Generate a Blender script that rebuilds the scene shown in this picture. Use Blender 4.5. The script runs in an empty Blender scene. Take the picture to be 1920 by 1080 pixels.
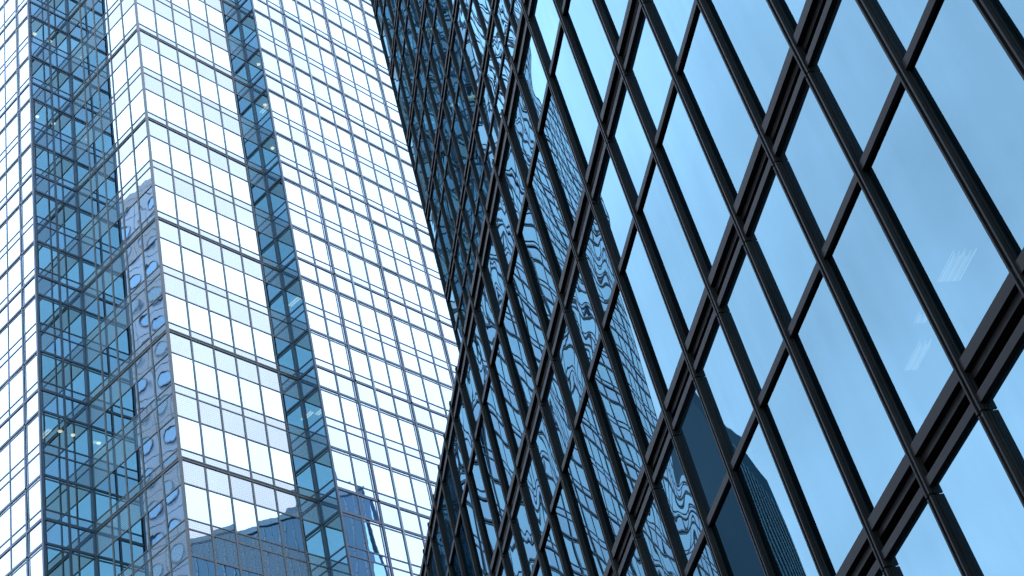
import bpy, math, random
import numpy as np
from mathutils import Matrix, Vector

random.seed(7)
C = bpy.context.scene.collection
U = 4.2            # one storey of the light tower, in metres
EYE = 1.6          # camera height; tower plans below are in storeys from the eye
sc = bpy.context.scene

# ------------------------------------------------------------------ camera
CR = np.array([0.68852998, -0.69197126, -0.21703050])
CU = np.array([-0.33545400, -0.56921750, 0.75064109])
CF = np.array([0.64295962, 0.44403515, 0.62404785])
FPX = 2845.29
cam = bpy.data.objects.new("camera", bpy.data.cameras.new("camera"))
C.objects.link(cam)
cam.data.sensor_width = 36.0
cam.data.lens = FPX / 1920 * 36.0
cam.data.clip_start = 0.1
cam.data.clip_end = 5000
M = Matrix.Identity(4)
for i in range(3):
    M[i][0], M[i][1], M[i][2] = CR[i], CU[i], -CF[i]
M[2][3] = EYE
cam.matrix_world = M
sc.camera = cam

# ------------------------------------------------------------------ sky, sun, exposure
SUN_EL, SUN_AZ = math.radians(62), math.radians(48)   # azimuth from +y, clockwise
w = bpy.data.worlds.new("World")
sc.world = w
w.use_nodes = True
nt = w.node_tree
for n_ in list(nt.nodes):
    nt.nodes.remove(n_)
def wn(t, **kw):
    n_ = nt.nodes.new(t)
    for k_, v_ in kw.items():
        setattr(n_, k_, v_)
    return n_
out = wn('ShaderNodeOutputWorld')
bg = wn('ShaderNodeBackground')
bg.inputs['Strength'].default_value = 0.1
sky = wn('ShaderNodeTexSky', sky_type='NISHITA', sun_disc=False, sun_elevation=SUN_EL, sun_rotation=SUN_AZ,
         altitude=50, air_density=1.3, dust_density=1.0, ozone_density=2.0)
tc = wn('ShaderNodeTexCoord')
dot = wn('ShaderNodeVectorMath', operation='DOT_PRODUCT')
bx_ = Vector((-0.80, -0.50, 0.45)).normalized()
dot.inputs[1].default_value = bx_
nt.links.new(tc.outputs['Generated'], dot.inputs[0])
noi = wn('ShaderNodeTexNoise')
noi.inputs['Scale'].default_value = 3.4
noi.inputs['Detail'].default_value = 5.0
noi.inputs['Roughness'].default_value = 0.5
nt.links.new(tc.outputs['Generated'], noi.inputs['Vector'])
cl_f = wn('ShaderNodeMapRange', interpolation_type='SMOOTHSTEP')
cl_f.inputs['From Min'].default_value = 0.95
cl_f.inputs['From Max'].default_value = 0.60
nt.links.new(dot.outputs['Value'], cl_f.inputs['Value'])
cl_n = wn('ShaderNodeMapRange')
cl_n.inputs['From Min'].default_value = 0.3
cl_n.inputs['From Max'].default_value = 0.7
cl_n.inputs['To Min'].default_value = 0.72
cl_n.inputs['To Max'].default_value = 1.16
nt.links.new(noi.outputs['Fac'], cl_n.inputs['Value'])
cl_c = wn('ShaderNodeVectorMath', operation='SCALE')
cl_c.inputs[0].default_value = (4.6, 5.6, 7.4)
nt.links.new(cl_n.outputs[0], cl_c.inputs['Scale'])
blu = wn('ShaderNodeVectorMath', operation='MULTIPLY')
blu.inputs[1].default_value = (1.45, 1.85, 1.60)
nt.links.new(sky.outputs['Color'], blu.inputs[0])
mx = wn('ShaderNodeMix', data_type='RGBA')
nt.links.new(cl_f.outputs[0], mx.inputs['Factor'])
nt.links.new(blu.outputs[0], mx.inputs['A'])
nt.links.new(cl_c.outputs[0], mx.inputs['B'])
nt.links.new(mx.outputs['Result'], bg.inputs['Color'])
nt.links.new(bg.outputs[0], out.inputs['Surface'])

sl = bpy.data.lights.new("sun", 'SUN')
sl.energy = 1.0
sl.angle = math.radians(10)
sl.color = (1.0, 0.95, 0.88)
so = bpy.data.objects.new("sun", sl)
C.objects.link(so)
sd = Vector((math.sin(SUN_AZ) * math.cos(SUN_EL), math.cos(SUN_AZ) * math.cos(SUN_EL), math.sin(SUN_EL)))
so.rotation_euler = sd.to_track_quat('Z', 'Y').to_euler()
so.location = (0, 0, 300)

sc.view_settings.view_transform = 'Standard'
sc.view_settings.look = 'None'
sc.view_settings.gamma = 1.0
sc.view_settings.exposure = 3.0

sc.cycles.max_bounces = 14
sc.cycles.glossy_bounces = 8
sc.cycles.transparent_max_bounces = 14
sc.cycles.transmission_bounces = 4
sc.cycles.caustics_reflective = True

# ------------------------------------------------------------------ materials
def mat(name):
    m = bpy.data.materials.new(name)
    m.use_nodes = True
    for n_ in list(m.node_tree.nodes):
        m.node_tree.nodes.remove(n_)
    return m, m.node_tree

def N(t, typ, **kw):
    n_ = t.nodes.new(typ)
    for k_, v_ in kw.items():
        setattr(n_, k_, v_)
    return n_

def pane_coords(t):
    """Object-space point shifted by a random amount for every pane, so no two panes warp alike."""
    g_ = N(t, 'ShaderNodeNewGeometry')
    oi = N(t, 'ShaderNodeObjectInfo')
    ad = N(t, 'ShaderNodeMath', operation='ADD')
    t.links.new(g_.outputs['Random Per Island'], ad.inputs[0])
    t.links.new(oi.outputs['Random'], ad.inputs[1])
    mu = N(t, 'ShaderNodeVectorMath', operation='SCALE')
    mu.inputs[0].default_value = (173.0, 291.0, 87.0)
    t.links.new(ad.outputs[0], mu.inputs['Scale'])
    av = N(t, 'ShaderNodeVectorMath', operation='ADD')
    t.links.new(g_.outputs['Position'], av.inputs[0])
    t.links.new(mu.outputs[0], av.inputs[1])
    return av.outputs[0], ad.outputs[0]

def wave_bump(t, vec, layers):
    """Bump of several noise layers: (scale xyz, detail, distance in metres)."""
    prev = None
    for (s, det, dist) in layers:
        mp = N(t, 'ShaderNodeMapping')
        mp.inputs['Scale'].default_value = s
        t.links.new(vec, mp.inputs['Vector'])
        no = N(t, 'ShaderNodeTexNoise')
        no.inputs['Scale'].default_value = 1.0
        no.inputs['Detail'].default_value = det
        no.inputs['Roughness'].default_value = 0.4
        t.links.new(mp.outputs[0], no.inputs['Vector'])
        b = N(t, 'ShaderNodeBump')
        b.inputs['Strength'].default_value = 1.0
        b.inputs['Distance'].default_value = dist
        t.links.new(no.outputs['Fac'], b.inputs['Height'])
        if prev is not None:
            t.links.new(prev, b.inputs['Normal'])
        prev = b.outputs['Normal']
    return prev

def glass(name, rho, tint, see, layers, frit=None, opaque=None, var=0.06, graze=1.0, streak=0.0):
    m, t = mat(name)
    o = N(t, 'ShaderNodeOutputMaterial')
    vec, rnd = pane_coords(t)
    nrm = wave_bump(t, vec, layers)
    lw = N(t, 'ShaderNodeLayerWeight')
    lw.inputs['Blend'].default_value = 0.5
    t.links.new(nrm, lw.inputs['Normal'])
    pw = N(t, 'ShaderNodeMath', operation='POWER')
    pw.inputs[1].default_value = 5.0
    t.links.new(lw.outputs['Facing'], pw.inputs[0])
    fr = N(t, 'ShaderNodeMath', operation='FRACT')
    t.links.new(rnd, fr.inputs[0])
    va = N(t, 'ShaderNodeMapRange')
    va.inputs['To Min'].default_value = rho * (1 - var)
    va.inputs['To Max'].default_value = rho * (1 + var)
    t.links.new(fr.outputs[0], va.inputs['Value'])
    ma = N(t, 'ShaderNodeMath', operation='MULTIPLY_ADD')
    ma.inputs[1].default_value = (1 - rho) * graze
    t.links.new(pw.outputs[0], ma.inputs[0])
    t.links.new(va.outputs[0], ma.inputs[2])
    fac = ma.outputs[0]
    if streak:                     # rain-washed film: long upright streaks and soft blotches
        mp = N(t, 'ShaderNodeMapping')
        mp.inputs['Scale'].default_value = (5.0, 5.0, 0.25)
        t.links.new(vec, mp.inputs['Vector'])
        n1 = N(t, 'ShaderNodeTexNoise')
        n1.inputs['Scale'].default_value = 1.0
        n1.inputs['Detail'].default_value = 4.0
        t.links.new(mp.outputs[0], n1.inputs['Vector'])
        n2 = N(t, 'ShaderNodeTexNoise')
        n2.inputs['Scale'].default_value = 0.8
        n2.inputs['Detail'].default_value = 3.0
        t.links.new(vec, n2.inputs['Vector'])
        sm = N(t, 'ShaderNodeMath', operation='ADD')
        t.links.new(n1.outputs['Fac'], sm.inputs[0])
        t.links.new(n2.outputs['Fac'], sm.inputs[1])
        sr = N(t, 'ShaderNodeMapRange')
        sr.inputs['From Min'].default_value = 0.6
        sr.inputs['From Max'].default_value = 1.4
        sr.inputs['To Min'].default_value = 1 - streak * 1.6
        sr.inputs['To Max'].default_value = 1 + streak * 1.6
        t.links.new(sm.outputs[0], sr.inputs['Value'])
        fm = N(t, 'ShaderNodeMath', operation='MULTIPLY')
        t.links.new(fac, fm.inputs[0])
        t.links.new(sr.outputs[0], fm.inputs[1])
        fac = fm.outputs[0]
    gl = N(t, 'ShaderNodeBsdfGlossy')
    gl.inputs['Roughness'].default_value = 0.0
    gl.inputs['Color'].default_value = (*tint, 1)
    t.links.new(nrm, gl.inputs['Normal'])
    if opaque is None:
        ba = N(t, 'ShaderNodeBsdfTransparent')
        ba.inputs['Color'].default_value = (*see, 1)
        base = ba.outputs[0]
    else:
        di = N(t, 'ShaderNodeBsdfDiffuse')
        di.inputs['Color'].default_value = (*opaque, 1)
        base = di.outputs[0]
    mxs = N(t, 'ShaderNodeMixShader')
    t.links.new(fac, mxs.inputs[0])
    t.links.new(base, mxs.inputs[1])
    t.links.new(gl.outputs[0], mxs.inputs[2])
    last = mxs.outputs[0]
    if frit:                       # fine printed dot rows over part of the glass
        col, amount, pitch = frit
        ge = N(t, 'ShaderNodeNewGeometry')
        sx = N(t, 'ShaderNodeSeparateXYZ')
        t.links.new(ge.outputs['Position'], sx.inputs[0])
        su = N(t, 'ShaderNodeMath', operation='ADD')
        t.links.new(sx.outputs['X'], su.inputs[0])
        t.links.new(sx.outputs['Y'], su.inputs[1])
        mods = []
        for src in (su.outputs[0], sx.outputs['Z']):
            k_ = N(t, 'ShaderNodeMath', operation='MULTIPLY')
            k_.inputs[1].default_value = 2 * math.pi / pitch
            t.links.new(src, k_.inputs[0])
            s_ = N(t, 'ShaderNodeMath', operation='SINE')
            t.links.new(k_.outputs[0], s_.inputs[0])
            mods.append(s_.outputs[0])
        pr = N(t, 'ShaderNodeMath', operation='MULTIPLY_ADD')
        pr.inputs[1].default_value = 0.5
        t.links.new(mods[0], pr.inputs[0])
        t.links.new(mods[1], pr.inputs[2])
        mr = N(t, 'ShaderNodeMapRange')
        mr.inputs['From Min'].default_value = -1.2
        mr.inputs['From Max'].default_value = 1.2
        mr.inputs['To Min'].default_value = amount[0]
        mr.inputs['To Max'].default_value = amount[1]
        t.links.new(pr.outputs[0], mr.inputs['Value'])
        fd = N(t, 'ShaderNodeBsdfDiffuse')
        fd.inputs['Color'].default_value = (*col, 1)
        m2 = N(t, 'ShaderNodeMixShader')
        t.links.new(mr.outputs[0], m2.inputs[0])
        t.links.new(last, m2.inputs[1])
        t.links.new(fd.outputs[0], m2.inputs[2])
        last = m2.outputs[0]
    t.links.new(last, o.inputs['Surface'])
    return m

def paint(name, col, rough=0.5, metal=0.0, var=0.15, scale=2.0, spec=0.5):
    m, t = mat(name)
    o = N(t, 'ShaderNodeOutputMaterial')
    p_ = N(t, 'ShaderNodeBsdfPrincipled')
    tc_ = N(t, 'ShaderNodeNewGeometry')
    no = N(t, 'ShaderNodeTexNoise')
    no.inputs['Scale'].default_value = scale
    no.inputs['Detail'].default_value = 6.0
    t.links.new(tc_.outputs['Position'], no.inputs['Vector'])
    mr = N(t, 'ShaderNodeMapRange')
    mr.inputs['From Min'].default_value = 0.3
    mr.inputs['From Max'].default_value = 0.7
    mr.inputs['To Min'].default_value = 1 - var
    mr.inputs['To Max'].default_value = 1 + var
    t.links.new(no.outputs['Fac'], mr.inputs['Value'])
    sv = N(t, 'ShaderNodeVectorMath', operation='SCALE')
    sv.inputs[0].default_value = col
    t.links.new(mr.outputs[0], sv.inputs['Scale'])
    t.links.new(sv.outputs[0], p_.inputs['Base Color'])
    rr = N(t, 'ShaderNodeMapRange')
    rr.inputs['To Min'].default_value = max(0.02, rough - 0.1)
    rr.inputs['To Max'].default_value = min(1, rough + 0.1)
    t.links.new(no.outputs['Fac'], rr.inputs['Value'])
    t.links.new(rr.outputs[0], p_.inputs['Roughness'])
    p_.inputs['Metallic'].default_value = metal
    p_.inputs['Specular IOR Level'].default_value = spec
    t.links.new(p_.outputs[0], o.inputs['Surface'])
    return m

def lamp_mat(name, col, power):
    m, t = mat(name)
    o = N(t, 'ShaderNodeOutputMaterial')
    e = N(t, 'ShaderNodeEmission')
    e.inputs['Color'].default_value = (*col, 1)
    e.inputs['Strength'].default_value = power
    t.links.new(e.outputs[0], o.inputs['Surface'])
    return m

LW = [((0.5, 0.5, 0.35), 1.0, 0.004), ((1.6, 1.6, 1.2), 1.0, 0.0005)]
M_LGLASS = glass("light_vision_glass", 0.36, (0.74, 0.92, 1.0), (0.10, 0.19, 0.25), LW, var=0.08)
M_LSPAN = glass("light_spandrel_glass", 0.30, (0.80, 0.90, 1.0), None, LW, opaque=(0.02, 0.045, 0.08))
M_LFRIT = glass("light_frit_glass", 0.22, (0.93, 0.93, 0.88), None, LW, opaque=(0.02, 0.045, 0.08),
                frit=((0.16, 0.17, 0.17), (0.0, 0.34), 0.13))
M_DGLASS = glass("dark_vision_glass", 0.122, (0.48, 0.83, 1.0), (0.10, 0.11, 0.12),
                 [((0.45, 0.45, 0.3), 1.0, 0.006), ((1.2, 1.2, 0.5), 1.0, 0.0007)], graze=0.66, streak=0.04)
M_UGLASS = glass("upper_vision_glass", 0.19, (0.53, 0.86, 1.0), None,
                 [((0.45, 0.45, 0.3), 1.0, 0.006), ((1.2, 1.2, 0.6), 1.0, 0.0012)], opaque=(0.004, 0.006, 0.008))
M_USPAN = glass("upper_spandrel_glass", 0.19, (0.53, 0.86, 1.0), None,
                [((0.6, 0.6, 0.6), 1.0, 0.010), ((1.6, 1.6, 1.2), 1.0, 0.0017)], opaque=(0.004, 0.006, 0.008))
M_DSPAN = glass("dark_spandrel_glass", 0.122, (0.48, 0.83, 1.0), None,
                [((0.6, 0.6, 0.6), 1.0, 0.010), ((1.6, 1.6, 1.2), 1.0, 0.0017)], opaque=(0.004, 0.006, 0.008), graze=0.66, streak=0.04)
M_ALU = paint("grey_aluminium", (0.058, 0.054, 0.056), 0.5, 0.1, 0.15, 2.0, 0.3)
M_NAVY = paint("dark_aluminium", (0.024, 0.033, 0.052), 0.45, 0.1, 0.15, 2.0, 0.3)
M_RAIL = paint("blue_grey_rail", (0.07, 0.085, 0.10), 0.35, 0.3)
M_BRONZE = paint("dark_bronze_metal", (0.0078, 0.0062, 0.0060), 0.5, 0.0, 0.4, 1.3, 0.06)
M_SLAB = paint("slab_ceiling", (0.22, 0.22, 0.21), 0.8)
M_CORE = paint("core_wall", (0.10, 0.11, 0.12), 0.8)
M_CONC = paint("roof_concrete", (0.25, 0.25, 0.24), 0.85)
M_LAMP = lamp_mat("warm_lamp", (1.0, 0.52, 0.24), 1.3)
M_TUBE = lamp_mat("tube_lamp", (1.0, 0.60, 0.36), 0.55)

M_LOUV = lamp_mat("louvred_lamp", (0.9, 1.0, 0.95), 0.13)

# ------------------------------------------------------------------ mesh helpers
def V(x, y, z):
    return (U * x, U * y, U * z + EYE)

class MB:
    def __init__(self):
        self.v, self.f = [], []
    def quad(self, a, b, c, d):
        i = len(self.v)
        self.v += [a, b, c, d]
        self.f.append((i, i + 1, i + 2, i + 3))
    def hexa(self, p):
        i = len(self.v)
        self.v += p
        for q in ((0, 3, 2, 1), (4, 5, 6, 7), (0, 1, 5, 4), (1, 2, 6, 5), (2, 3, 7, 6), (3, 0, 4, 7)):
            self.f.append(tuple(i + k for k in q))
    def prism(self, poly, z0, z1):
        i, n = len(self.v), len(poly)
        self.v += [V(x, y, z0) for x, y in poly] + [V(x, y, z1) for x, y in poly]
        self.f.append(tuple(i + k for k in reversed(range(n))))
        self.f.append(tuple(i + n + k for k in range(n)))
        for k in range(n):
            j = (k + 1) % n
            self.f.append((i + k, i + j, i + n + j, i + n + k))
    def merge(self, o):
        i = len(self.v)
        self.v += o.v
        self.f += [tuple(i + k for k in q) for q in o.f]
    def build(self, name, m, parent=None, kind=None):
        me = bpy.data.meshes.new(name)
        me.from_pydata(self.v, [], self.f)
        me.materials.append(m)
        me.update()
        o = bpy.data.objects.new(name, me)
        C.objects.link(o)
        if parent is not None:
            o.parent = parent
            o.matrix_parent_inverse = parent.matrix_world.inverted()
        if kind:
            o['kind'] = kind
        return o

class Face:
    """A facade plane: a runs along it, z up, o outwards (all in storeys)."""
    def __init__(self, x, y, e, n):
        self.x, self.y, self.e, self.n = x, y, e, n
        # order of corners so that boxes and panes face outwards
        self.flip = (e[0] * n[1] - e[1] * n[0]) > 0
    def P(self, a, z, o=0.0):
        return V(self.x + self.e[0] * a + self.n[0] * o, self.y + self.e[1] * a + self.n[1] * o, z)
    def box(self, mb, a0, a1, z0, z1, o0, o1):
        if self.flip:
            a0, a1 = a1, a0
        P = self.P
        mb.hexa([P(a0, z0, o0), P(a0, z0, o1), P(a1, z0, o1), P(a1, z0, o0),
                 P(a0, z1, o0), P(a0, z1, o1), P(a1, z1, o1), P(a1, z1, o0)][::1])
    def pane(self, mb, a0, a1, z0, z1, o=0.0, tilt=0.0):
        ta, tz = random.gauss(0, tilt), random.gauss(0, tilt)
        ca, cz = (a0 + a1) / 2, (z0 + z1) / 2
        q = [self.P(a, z, o + ta * (a - ca) + tz * (z - cz)) for a, z in ((a0, z0), (a1, z0), (a1, z1), (a0, z1))]
        if self.flip:
            q.reverse()
        mb.quad(*q)

def tag(o, label, cat, group=None):
    o['label'], o['category'] = label, cat
    if group:
        o['group'] = group
    return o

def thing(name, x, y, label, cat):
    o = bpy.data.objects.new(name, None)
    C.objects.link(o)
    o.location = (U * x, U * y, 0)
    bpy.context.view_layer.update()
    return tag(o, label, cat)

def shown(mb, edge):
    """How large a part shows in the picture (only used to choose which repeats become parts of their own)."""
    p = np.array(mb.v) - np.array([0, 0, EYE])
    d = p @ CF
    if (d < 0.5).any():
        return 0.0
    x = 960 + FPX * (p @ CR) / d
    y = 540 - FPX * (p @ CU) / d
    cx, cy = x.mean(), y.mean()
    if not edge(cx, cy):
        return 0.0
    x, y = np.clip(x, 0, 1920), np.clip(y, 0, 1080)
    return float((x.max() - x.min()) * (y.max() - y.min()))

class Pool:
    """Collects every copy of one part; the 100 that show largest become parts, the rest one part of kind stuff."""
    def __init__(self, name, m, edge):
        self.name, self.m, self.edge, self.items = name, m, edge, []
    def add(self, mb):
        self.items.append((shown(mb, self.edge), mb))
    def build(self, parent, most=100):
        it = sorted(self.items, key=lambda q: -q[0])
        if len(it) <= most:
            for _, mb in it:
                mb.build(self.name, self.m, parent)
            return
        rest = MB()
        for k, (s, mb) in enumerate(it):
            if k < most and s > 0:
                mb.build(self.name, self.m, parent)
            else:
                rest.merge(mb)
        rest.build(self.name + "_field", self.m, parent, 'stuff')

ROOFX = lambda y: np.interp(y, [0, 548, 1080], [985, 885, 795])
e_light = lambda x, y: x < np.interp(y, [0, 640, 1080], [705, 865, 795]) and -40 < x and -40 < y < 1120
e_front = lambda x, y: x > ROOFX(y) - 5 and x < 1960 and -60 < y < 1140
e_upper = lambda x, y: np.interp(y, [0, 640, 1080], [700, 860, 900]) < x < ROOFX(y) + 5 and -60 < y < 660

# ------------------------------------------------------------------ ground
g = MB()
g.quad((-3000, -3000, 0), (3000, -3000, 0), (3000, 3000, 0), (-3000, 3000, 0))
o = g.build("ground", paint("asphalt", (0.05, 0.05, 0.052), 0.9, 0, 0.3, 0.6))
o['kind'] = 'structure'

# ------------------------------------------------------------------ light glass tower
X0, Y0, Z0 = 9.6537, 12.0044, 10.7026
WP = 0.3590
XA, YA = X0 - 0.7318, Y0 + 5 * WP           # corner of the outer left face
XF, YF = X0 + 6 * WP, Y0 - WP               # corner of the right face
NF, NA = 22, 33
XE, YE = XF + NF * WP, YA + NA * WP
K0, K1 = -11, 24
ZB, ZT = -EYE / U, Z0 + K1 + 0.14
lt = thing("glass_tower", XF, YF, "pale mirrored glass tower with stepped corners and thin grey window grid", "tower")

FA = Face(XA, YA, (0, 1), (-1, 0))
FB = Face(XA, YA, (1, 0), (0, -1))
FC = Face(X0, Y0, (0, 1), (-1, 0))
FD = Face(X0, Y0, (1, 0), (0, -1))
FE = Face(XF, YF, (0, 1), (-1, 0))
FF = Face(XF, YF, (1, 0), (0, -1))
#        face, columns, pitch, style, starts at convex corner, ends in concave corner
LF = [(FA, NA, WP, 'navy', 1, 0), (FB, 2, 0.7318 / 2, 'navy', 1, 1), (FC, 5, WP, 'grey', 1, 1),
      (FD, 6, WP, 'grey', 1, 1), (FE, 1, WP, 'navy', 1, 1), (FF, NF, WP, 'navy', 1, 0)]

pv = Pool("window_pane", M_LGLASS, e_light)
ps = Pool("spandrel_panel", M_LSPAN, e_light)
pf = Pool("fritted_panel", M_LFRIT, e_light)
pt = {'grey': Pool("transom", M_ALU, e_light), 'navy': Pool("transom", M_NAVY, e_light)}
TILT = 0.0024
for (F, n, wp, style, _c, conc) in LF:
    t1 = F in (FA, FC, FE)
    for k in range(K0, K1 + 1):
        z = Z0 + k
        for c in range(n):
            a0, a1 = c * wp, (c + 1) * wp
            for (za, zb, pool) in ((z, z + 0.14, ps if style == 'navy' else pf), (z + 0.14, z + 0.64, pv),
                                   (z + 0.64, z + 1.0, ps if style == 'navy' else pf)):
                if k == K1 and pool is not pf and pool is not ps:
                    break
                if k == K1 and za > z + 0.1:
                    break
                mb = MB()
                F.pane(mb, a0, a1, za, zb, 0.0, TILT)
                pool.add(mb)
        L = n * wp
        def bar(mb, z0, z1, o1, o0=0.0):
            s0 = 0.0 if t1 else -o1
            e0 = L - (o1 if (conc and t1) else 0.0)
            F.box(mb, s0, e0, z0, z1, o0, o1)
        pool = pt[style]
        if style == 'grey':
            mb = MB()
            bar(mb, z + 0.132, z + 0.147, 0.0075)
            pool.add(mb)
            mb = MB()
            if k % 2 == 0:
                bar(mb, z + 0.012, z + 0.027, 0.013)
                bar(mb, z - 0.010, z + 0.0118, 0.006)
                bar(mb, z - 0.025, z - 0.0102, 0.014)
            else:
                bar(mb, z - 0.008, z + 0.008, 0.0075)
            pool.add(mb)
            mb = MB()
            bar(mb, z - 0.368, z - 0.352, 0.0075)
            pool.add(mb)
        else:
            mb = MB()
            bar(mb, z + 0.131, z + 0.150, 0.007)
            pool.add(mb)
            mb = MB()
            if k % 2 == 0:
                bar(mb, z - 0.020, z + 0.020, 0.012)
            else:
                bar(mb, z - 0.010, z + 0.010, 0.007)
            pool.add(mb)
            mb = MB()
            bar(mb, z - 0.368, z - 0.334, 0.010)
            bar(mb, z - 0.412, z - 0.391, 0.005)
            pool.add(mb)
pv.build(lt)
ps.build(lt)
pf.build(lt)
pt['grey'].build(lt, 70)
pt['navy'].build(lt, 90)

def post(F, a, w_, o1, m, name="mullion", extra=None):
    mb = MB()
    F.box(mb, a - w_ / 2, a + w_ / 2, ZB, ZT, 0.0, o1)
    if extra:
        F.box(mb, a + extra[0], a + extra[1], ZB, ZT, 0.0, extra[2])
    return mb.build(name, m, lt)

for c in range(1, 5):
    post(FC, c * WP, 0.025, 0.0085, M_ALU)
for c in range(1, 6):
    post(FD, c * WP, 0.025, 0.0085, M_ALU, extra=(-0.006, 0.006, 0.013) if c == 5 else None)
post(FB, 0.7318 / 2, 0.030, 0.011, M_NAVY)
for c in range(1, NF + 1):
    if c % 3 == 2:
        post(FF, c * WP, 0.038, 0.012, M_NAVY, extra=(-0.063, -0.045, 0.005))
    elif c == 3:
        post(FF, c * WP, 0.030, 0.014, M_RAIL)
    else:
        post(FF, c * WP, 0.030, 0.008, M_NAVY)
for c in range(1, NA + 1):
    if c % 3 == 1:
        post(FA, c * WP, 0.034, 0.010, M_NAVY, extra=(-0.058, -0.043, 0.0045))
    else:
        post(FA, c * WP, 0.024, 0.006, M_NAVY)
for (x, y, m, s) in ((XA, YA, M_NAVY, 0.013), (X0, Y0, M_ALU, 0.012), (XF, YF, M_NAVY, 0.012)):   # outer corners
    mb = MB()
    mb.hexa([V(x + a, y + b, z) for z in (ZB, ZT) for a, b in ((-s * 1.6, -s * 1.6), (s, -s * 1.6), (s, s), (-s * 1.6, s))])
    mb.build("corner_mullion", m, lt)
for (x, y, m, s) in ((X0, YA, M_NAVY, 0.014), (XF, Y0, M_NAVY, 0.014)):                            # inner corners
    mb = MB()
    mb.hexa([V(x + a, y + b, z) for z in (ZB, ZT) for a, b in ((-s * 1.7, -s * 1.7), (s, -s * 1.7), (s, s), (-s * 1.7, s))])
    mb.build("corner_mullion", m, lt)

def plan(i):
    return [(XA + i, YA + i), (X0 + i, YA + i), (X0 + i, Y0 + i), (XF + i, Y0 + i), (XF + i, YF + i),
            (XE - i, YF + i), (XE - i, YE - i), (XA + i, YE - i)]
for k in range(K0, K1 + 1):
    mb = MB()
    mb.prism(plan(0.05), Z0 + k - 0.345, Z0 + k + 0.02)
    mb.build("floor_slab", M_SLAB, lt)
mb = MB()
mb.prism([(XA + 1.6, YA + 1.6), (XE - 1.2, YA + 1.6), (XE - 1.2, YE - 1.2), (XA + 1.6, YE - 1.2)], ZB, Z0 + K1 - 0.4)
mb.build("core_wall", M_CORE, lt)
mb = MB()
FR = Face(XE, YF, (0, 1), (1, 0))
FK = Face(XA, YE, (1, 0), (0, 1))
FR.box(mb, 0, YE - YF, ZB, ZT, -0.045, -0.002)
FK.box(mb, 0, XE - XA - 0.05, ZB, ZT, -0.045, -0.003)
mb.build("rear_wall", M_LSPAN, lt)
mb = MB()
mb.prism(plan(0.01), ZT - 0.1, ZT + 0.02)
mb.build("roof", M_CONC, lt)

def disc(name, x, y, z, r, m, parent):
    mb = MB()
    n = 16
    i = 0
    pts = [(math.cos(2 * math.pi * q / n), math.sin(2 * math.pi * q / n)) for q in range(n)]
    mb.v = [V(x + r * a, y + r * b, z) for a, b in pts] + [V(x + r * 1.25 * a, y + r * 1.25 * b, z + 0.012) for a, b in pts]
    mb.f.append(tuple(reversed(range(n))))
    for q in range(n):
        j = (q + 1) % n
        mb.f.append((q, j, n + j, n + q))
    return mb.build(name, m, parent)
for (x, y, z) in ((9.214, 14.095, 20.345), (9.498, 14.092, 20.345), (9.21, 14.091, 18.345), (9.488, 14.083, 18.345),
                  (9.393, 14.076, 12.345), (9.583, 14.071, 12.345), (9.976, 14.071, 12.345), (10.136, 14.376, 12.345),
                  (12.016, 11.944, 19.345), (12.004, 11.944, 18.345), (12.388, 12.294, 18.345), (12.009, 11.947, 17.345),
                  (12.069, 11.79, 20.345)):
    disc("downlight", x, y, z, 0.024, M_LAMP, lt)
for (x, y, z, dx, dy) in ((12.109, 12.133, 14.345, 0, 1), (12.20, 12.05, 12.345, 0, 1), (12.10, 12.25, 12.345, 0, 1),
                          (12.05, 12.0, 18.345, 0, 1), (9.25, 14.2, 12.345, 0, 1)):
    mb = MB()
    for q in (-0.02, 0.02):
        mb.hexa([V(x + q + a, y + b, z + c) for c in (-0.008, 0.004) for a, b in ((-0.007, -0.11), (0.007, -0.11), (0.007, 0.11), (-0.007, 0.11))])
    mb.build("tube_light", M_TUBE, lt)

# ------------------------------------------------------------------ dark bronze building
S = 0.85                                      # its storey, in storeys of the light tower
GY = -5.358692053
gd = (math.cos(GY), math.sin(GY))             # along the facade, away from the camera
gn = (-math.sin(GY), math.cos(GY))            # outwards
DM, WM = 0.0175 * S, 0.021 * S
gx, gy, gz = 3.00222 * S + gn[0] * DM, 1.268077 * S + gn[1] * DM, 2.472617 * S
GW = 0.294642 * S
NL, NR = 25, -20                              # last bay on the far side, first bay behind the camera
hx, hy = 8.39299 * S + gn[0] * DM, 6.48728 * S + gn[1] * DM             # far end of the set-back upper wall
a_end = (hx - gx) * gd[0] + (hy - gy) * gd[1]
setb = (2.79336 - 1.63304) * S
dt = thing("office_building", gx, gy, "dark bronze office block close by, its glass wall mirroring blue sky and the pale tower", "building")
FG = Face(gx, gy, gd, gn)
FH = Face(hx, hy, (-gd[0], -gd[1]), gn)
DEPTH = 10.0
FS = Face(hx, hy, (-gn[0], -gn[1]), gd)       # far end wall of the upper block
FT = Face(gx + gd[0] * a_end, gy + gd[1] * a_end, (-gn[0], -gn[1]), gd)

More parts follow.
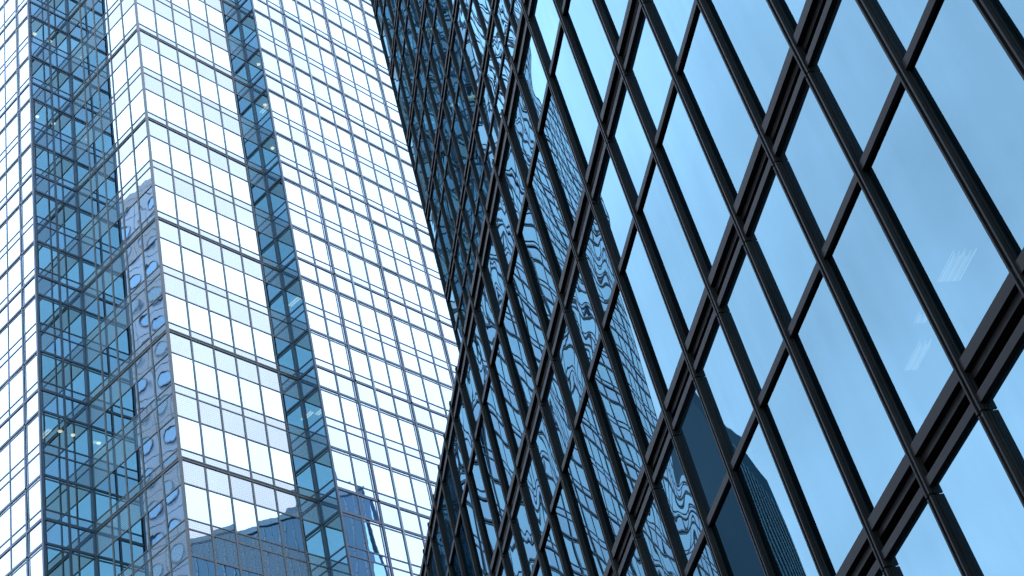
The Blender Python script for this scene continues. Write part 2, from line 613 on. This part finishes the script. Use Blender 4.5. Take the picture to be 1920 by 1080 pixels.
dv = Pool("window_pane", M_DGLASS, e_front)
dp = Pool("spandrel_panel", M_DSPAN, e_front)
uv = Pool("window_pane", M_UGLASS, e_upper)
up = Pool("spandrel_panel", M_USPAN, e_upper)
dm = Pool("mullion", M_BRONZE, lambda x, y: e_front(x, y) or e_upper(x, y))
def mullion(F, a, z0, z1):
    mb = MB()
    s = WM
    F.box(mb, a, a + s, z0, z1, 0.0, 0.34 * DM)
    F.box(mb, a + 0.12 * s, a + 0.88 * s, z0, z1, 0.34 * DM, 0.44 * DM)
    F.box(mb, a + 0.02 * s, a + 0.98 * s, z0, z1, 0.44 * DM, 0.52 * DM)
    F.box(mb, a, a + 0.27 * s, z0, z1, 0.441 * DM, DM)
    F.box(mb, a + 0.73 * s, a + s, z0, z1, 0.441 * DM, DM)
    return mb
def beam(F, a0, a1, z):
    mb = MB()
    F.box(mb, a0, a1, z + 0.018 * S, z + 0.122 * S, -0.10 * S, -0.035 * S)
    F.box(mb, a0, a1, z + 0.095 * S, z + 0.1225 * S, -0.035 * S, 0.013 * S)
    F.box(mb, a0, a1, z + 0.076 * S, z + 0.0935 * S, -0.035 * S, -0.002 * S)
    F.box(mb, a0, a1, z + 0.0175 * S, z + 0.038 * S, -0.035 * S, 0.0125 * S)
    return mb
def transom(F, a0, a1, z):
    mb = MB()
    F.box(mb, a0, a1, z - 0.334 * S, z - 0.312 * S, -0.02 * S, 0.010 * S)
    return mb
def dark_wall(F, i0, i1, pitch, off, z0, k0, k1, split, top):
    """Bays i0..i1 of storeys k0..k1; off is where bay 0's mullion starts."""
    for k in range(k0, k1 + 1):
        z = z0 + k * S
        for i in range(i0, i1):
            a0 = off + i * pitch
            for (za, zb, pool, tl) in ((z + 0.12 * S, z + 0.68 * S, dv if F is FG else uv, 0.0014), (z + 0.68 * S, z + 1.02 * S, dp if F is FG else up, 0.0030)):
                if k == k1:
                    break
                mb = MB()
                F.pane(mb, a0, a0 + pitch, za, zb, 0.0, tl)
                pool.add(mb)
        A0, A1 = off + i0 * pitch, off + i1 * pitch
        beam(F, A0, A1, z).build("beam", M_BRONZE, dt)
        if k < k1:
            transom(F, A0, A1, z + S).build("transom", M_BRONZE, dt)
    for i in range(i0, i1 + 1):
        a = off + i * pitch
        if split:
            for k in range(k0, k1 + 1):
                zt = z0 + k * S - 0.0022 * S if k < k1 else z0 + k * S + 0.135 * S
                zb = z0 + (k - 1) * S + 0.0022 * S if k > k0 else ZB
                if k == k1:
                    dm.add(mullion(F, a, zb, z0 + k * S - 0.0022 * S))
                    dm.add(mullion(F, a, z0 + k * S + 0.0022 * S, zt))
                else:
                    dm.add(mullion(F, a, zb, zt))
        else:
            dm.add(mullion(F, a, z0 + k0 * S, top))
NG = int(a_end / GW)
dark_wall(FG, NR, NG, GW, 0.0, gz, -2, 2, True, None)
HT = gz + 18 * S + 0.15 * S
dark_wall(FH, 0, 44, GW, 0.0, gz, 2, 18, False, HT)
dark_wall(FS, 0, 30, GW, 0.02, gz, 2, 18, False, HT)
dv.build(dt, 62)
dp.build(dt, 62)
uv.build(dt, 38)
up.build(dt, 38)
dm.build(dt)
zr = gz + 2 * S + 0.06 * S
def slab(name, F, a0, a1, o0, o1, z0, z1, m):
    mb = MB()
    F.box(mb, a0, a1, z0, z1, o0, o1)
    return mb.build(name, m, dt)
slab("roof_deck", FG, NR * GW, NG * GW, -setb, -0.06 * S, zr - 0.2, zr, M_CONC)
slab("upper_roof", FH, 0.02, 44 * GW, -DEPTH + 0.05, -0.06 * S, HT - 0.3, HT - 0.02, M_CONC)
slab("core_wall", FH, 0.15, 44 * GW - 0.1, -DEPTH + 0.2, -0.15, ZB, HT - 0.31, M_CORE)
slab("podium_core", FG, NR * GW + 0.05, NG * GW - 0.05, -3.0, -1.3, ZB, zr - 0.21, M_CORE)
for k in range(-2, 2):
    slab("floor_slab", FG, NR * GW + 0.05, NG * GW - 0.05, -1.29, -0.115, gz + (k + 0.70) * S, gz + (k + 1.0) * S, M_CORE)
for (i0, i1, o0, cnt) in ((-0.86, -0.45, 0.312, 11), (-0.06, 0.10, 0.308, 6), (0.36, 0.80, 0.348, 7)):
    mb = MB()
    for q in range(cnt):
        o_ = -(o0 + 0.0052 * q)
        i2 = i0 + 0.12 * ((q * 7) % 5) / 5
        FG.box(mb, i2 * GW, i1 * GW, gz - 0.302 * S, gz - 0.2995 * S, o_ - 0.0009 * (1 + (q * 5) % 3), o_)
    mb.build("ceiling_light", M_LOUV, dt)
slab("plinth", FG, NR * GW, NG * GW, -0.1, -0.003, ZB, gz - 2 * S + 0.1 * S, M_BRONZE)

# ------------------------------------------------------------------ towers across the streets, seen mirrored in the glass
class Frame:
    """Upright box with its own facade planes: corner (x, y), front runs along e, depth goes back along -n."""
    def __init__(self, x, y, e, w_, d_):
        self.x, self.y, self.e, self.w, self.d = x, y, e, w_, d_
        self.n = (e[1], -e[0])
        self.front = Face(x, y, e, self.n)
        self.near = Face(x, y, (-self.n[0], -self.n[1]), (-e[0], -e[1]))                       # side at a = 0
        self.far = Face(x + e[0] * w_, y + e[1] * w_, (-self.n[0], -self.n[1]), e)             # side at a = w

# pale tower with round windows
M_PALE = paint("pale_blue_cladding", (0.21, 0.29, 0.40), 0.7, 0, 0.12, 0.15)
M_JOINT = paint("panel_joint", (0.10, 0.12, 0.15), 0.8)
M_RIM = paint("window_rim", (0.11, 0.14, 0.19), 0.6)
M_PORT = glass("round_window_glass", 0.30, (0.55, 0.80, 1.0), None, [((0.3, 0.3, 0.3), 1.0, 0.004)], opaque=(0.05, 0.14, 0.26))
rt = thing("round_window_tower", -4.4, 30.4, "pale tower of round windows, mirrored beside the pale tower's corner", "tower")
ee = (0.215, 0.977)
fr = Frame(-4.4 - ee[0] * 6, 30.4 - ee[1] * 6, ee, 8.5, 9.0)
mb = MB()
fr.front.box(mb, 0, 8.5, ZB, 38.3, -9, 0)
mb.build("wall", M_PALE, rt)
mb = MB()
fr.front.box(mb, 0.4, 8.1, 38.3, 39.0, -8.5, -0.5)
mb.build("roof_house", M_PALE, rt)
px, pz = 0.95, 1.10
wins = []
for i in range(8):
    for k in range(30):
        a, z = 0.86 + i * px, 5.6 + k * pz
        wins.append((abs(a - 6.2) * 1.5 + abs(z - 31) * 0.5, a, z))
wins.sort()
rest_r, rest_g = MB(), MB()
def round_window(F, a, z, r):
    rim, gl = MB(), MB()
    n = 20
    cs = [(math.cos(2 * math.pi * q / n), math.sin(2 * math.pi * q / n)) for q in range(n)]
    rings = [(r * 1.24, 0.002), (r * 1.22, 0.035), (r * 1.06, 0.038), (r, 0.006)]
    for rr, oo in rings:
        rim.v += [F.P(a + rr * c_, z + rr * 0.94 * s_, oo) for c_, s_ in cs]
    for q in range(len(rings) - 1):
        for t_ in range(n):
            u_ = (t_ + 1) % n
            rim.f.append((q * n + t_, q * n + u_, q * n + n + u_, q * n + n + t_))
    gl.v = [F.P(a + r * c_, z + r * 0.94 * s_, 0.008) for c_, s_ in cs]
    gl.f.append(tuple(range(n)))
    return rim, gl
for q, (_, a, z) in enumerate(wins):
    rim, gl = round_window(fr.front, a, z, 0.25)
    if q < 100:
        o = rim.build("window", M_RIM, rt)
        gl.build("pane", M_PORT, o)
    else:
        rest_r.merge(rim)
        rest_g.merge(gl)
o = rest_r.build("window_field", M_RIM, rt, 'stuff')
rest_g.build("pane", M_PORT, o)
mb = MB()
for i in range(9):
    fr.front.box(mb, 0.36 + i * px, 0.385 + i * px, 4.6, 38.2, 0.0, 0.004)
for k in range(31):
    fr.front.box(mb, 0.02, 8.48, 5.02 + k * pz, 5.045 + k * pz, 0.0, 0.0052)
mb.build("joint_strip", M_JOINT, rt)

# blue glass block with pale fins and a stepped crown
M_BLUEW = glass("deep_blue_glass", 0.12, (0.5, 0.8, 1.0), None, [((0.3, 0.3, 0.3), 1.0, 0.003)], opaque=(0.025, 0.075, 0.15))
M_FIN = paint("pale_fin", (0.22, 0.30, 0.38), 0.6)
bb = thing("finned_block", 22.3, -3.6, "deep blue block with pale upright fins, mirrored low in the pale tower", "building")
fe = (0.64, 0.768)
fb = Frame(21.4, -4.72, fe, 5.6, 7.0)
fb.n = (-fe[1], fe[0])
fb.front = Face(21.4, -4.72, fe, fb.n)
mb = MB()
fb.front.box(mb, 0, 5.6, ZB, 21.9, -7, 0)
mb.build("wall", M_BLUEW, bb)
for i in range(23):
    mb = MB()
    a = 0.06 + i * 0.24
    for k in range(64):
        fb.front.box(mb, a, a + 0.034, 2.0 + k * 0.31, 2.0 + k * 0.31 + 0.29, 0.0, 0.05)
    mb.build("fin", M_FIN, bb)
mb = MB()
fb.front.box(mb, -0.05, 5.65, 21.9, 22.05, -7.0, 0.06)
mb.build("parapet", M_FIN, bb)
mb = MB()
fb.front.box(mb, 3.75, 5.4, 22.05, 22.2, -5.0, -0.3)
fb.front.box(mb, 3.95, 5.1, 22.2, 22.6, -4.0, -0.5)
fb.front.box(mb, 4.15, 4.75, 22.6, 23.2, -3.0, -0.7)
mb.build("crown", M_BLUEW, bb)
mb = MB()
fb.front.box(mb, 4.40, 4.46, 23.2, 24.2, -1.4, -1.32)
mb.build("mast", M_FIN, bb)

# stepped grey blue tower
M_SB = paint("grey_blue_stone", (0.15, 0.21, 0.30), 0.7, 0, 0.15, 0.2)
M_SBW = glass("grey_blue_window", 0.14, (0.6, 0.85, 1.0), None, [((0.3, 0.3, 0.3), 1.0, 0.003)], opaque=(0.05, 0.09, 0.15))
sb = thing("stepped_tower", 27.6, -5.2, "grey blue tower with stepped top, mirrored near the dark office block's foot", "tower")
se = (0.66, 0.75)
fs = Frame(26.9, -7.5, se, 4.2, 4.0)
fs.n = (-se[1], se[0])
fs.front = Face(26.9, -7.5, se, fs.n)
steps = [(0.0, 4.2, ZB, 20.4, 0.0), (0.25, 3.9, 20.4, 21.5, -0.15), (0.55, 3.6, 21.5, 22.2, -0.3), (1.2, 3.2, 22.2, 22.7, -0.5)]
for (a0, a1, z0, z1, off) in steps:
    mb = MB()
    fs.front.box(mb, a0, a1, z0, z1, -4.0 - off, off)
    mb.build("block", M_SB, sb)
for k in range(26):
    z = 22.15 - 0.9 * k
    st = [q for q in steps if q[2] <= z - 0.5 and q[3] >= z - 0.05]
    if not st:
        continue
    a0, a1, _, _, off = st[-1]
    mb = MB()
    fs.front.box(mb, a0 + 0.15, a1 - 0.15, z - 0.55, z - 0.15, off, off + 0.01)
    mb.build("window_band", M_SBW, sb)

# dark tower with a ribbed front
M_SLATE = glass("slate_glass", 0.06, (0.5, 0.8, 1.0), None, [((0.3, 0.3, 0.3), 1.0, 0.003)], opaque=(0.028, 0.036, 0.043))
M_RIB = paint("steel_rib", (0.17, 0.22, 0.26), 0.5)
kt = thing("ribbed_tower", 13.2, 49.6, "dark ribbed tower mirrored in the middle of the dark office block", "tower")
k1 = (-0.77, 0.638)
fk = Face(13.25, 49.5, k1, (-0.638, -0.77))
fk2 = Face(13.25, 49.5, (0.90, 0.436), (0.436, -0.90))
lv = [33.4, 32.9, 32.3, 31.6, 30.8, 30.0, 29.2]
cut = [0.0, 0.45, 0.70, 0.95, 1.2, 1.45, 1.7, 1.9]
mb = MB()
q0 = (13.25 + k1[0] * 0.45, 49.5 + k1[1] * 0.45)
q1 = (13.25 + k1[0] * 1.9, 49.5 + k1[1] * 1.9)
bk = lambda p_: (p_[0] + 5.4, p_[1] + 2.616)
mb.prism([(13.25, 49.5), bk((13.25, 49.5)), bk(q0), q0], ZB, 33.4)
mb.hexa([V(*q0, ZB), V(*bk(q0), ZB), V(*bk(q1), ZB), V(*q1, ZB), V(*q0, 33.3), V(*bk(q0), 33.3), V(*bk(q1), 29.2), V(*q1, 29.2)])
mb.build("wall", M_SLATE, kt)
for i in range(18):
    a = 0.04 + i * 0.105
    mb = MB()
    fk.box(mb, a, a + 0.035, ZB, 33.2 - max(0, a - 0.45) * 2.85 - 1.2, 0.0, 0.05)
    mb.build("rib", M_RIB, kt)
mb = MB()
fk.box(mb, 0.02, 0.40, 33.4, 33.9, -1.3, -0.1)
mb.build("crown", M_SLATE, kt)
for a in (0.12, 0.3):
    mb = MB()
    fk.box(mb, a, a + 0.014, 33.9, 34.7, -0.6, -0.586)
    mb.build("mast", M_RIB, kt)
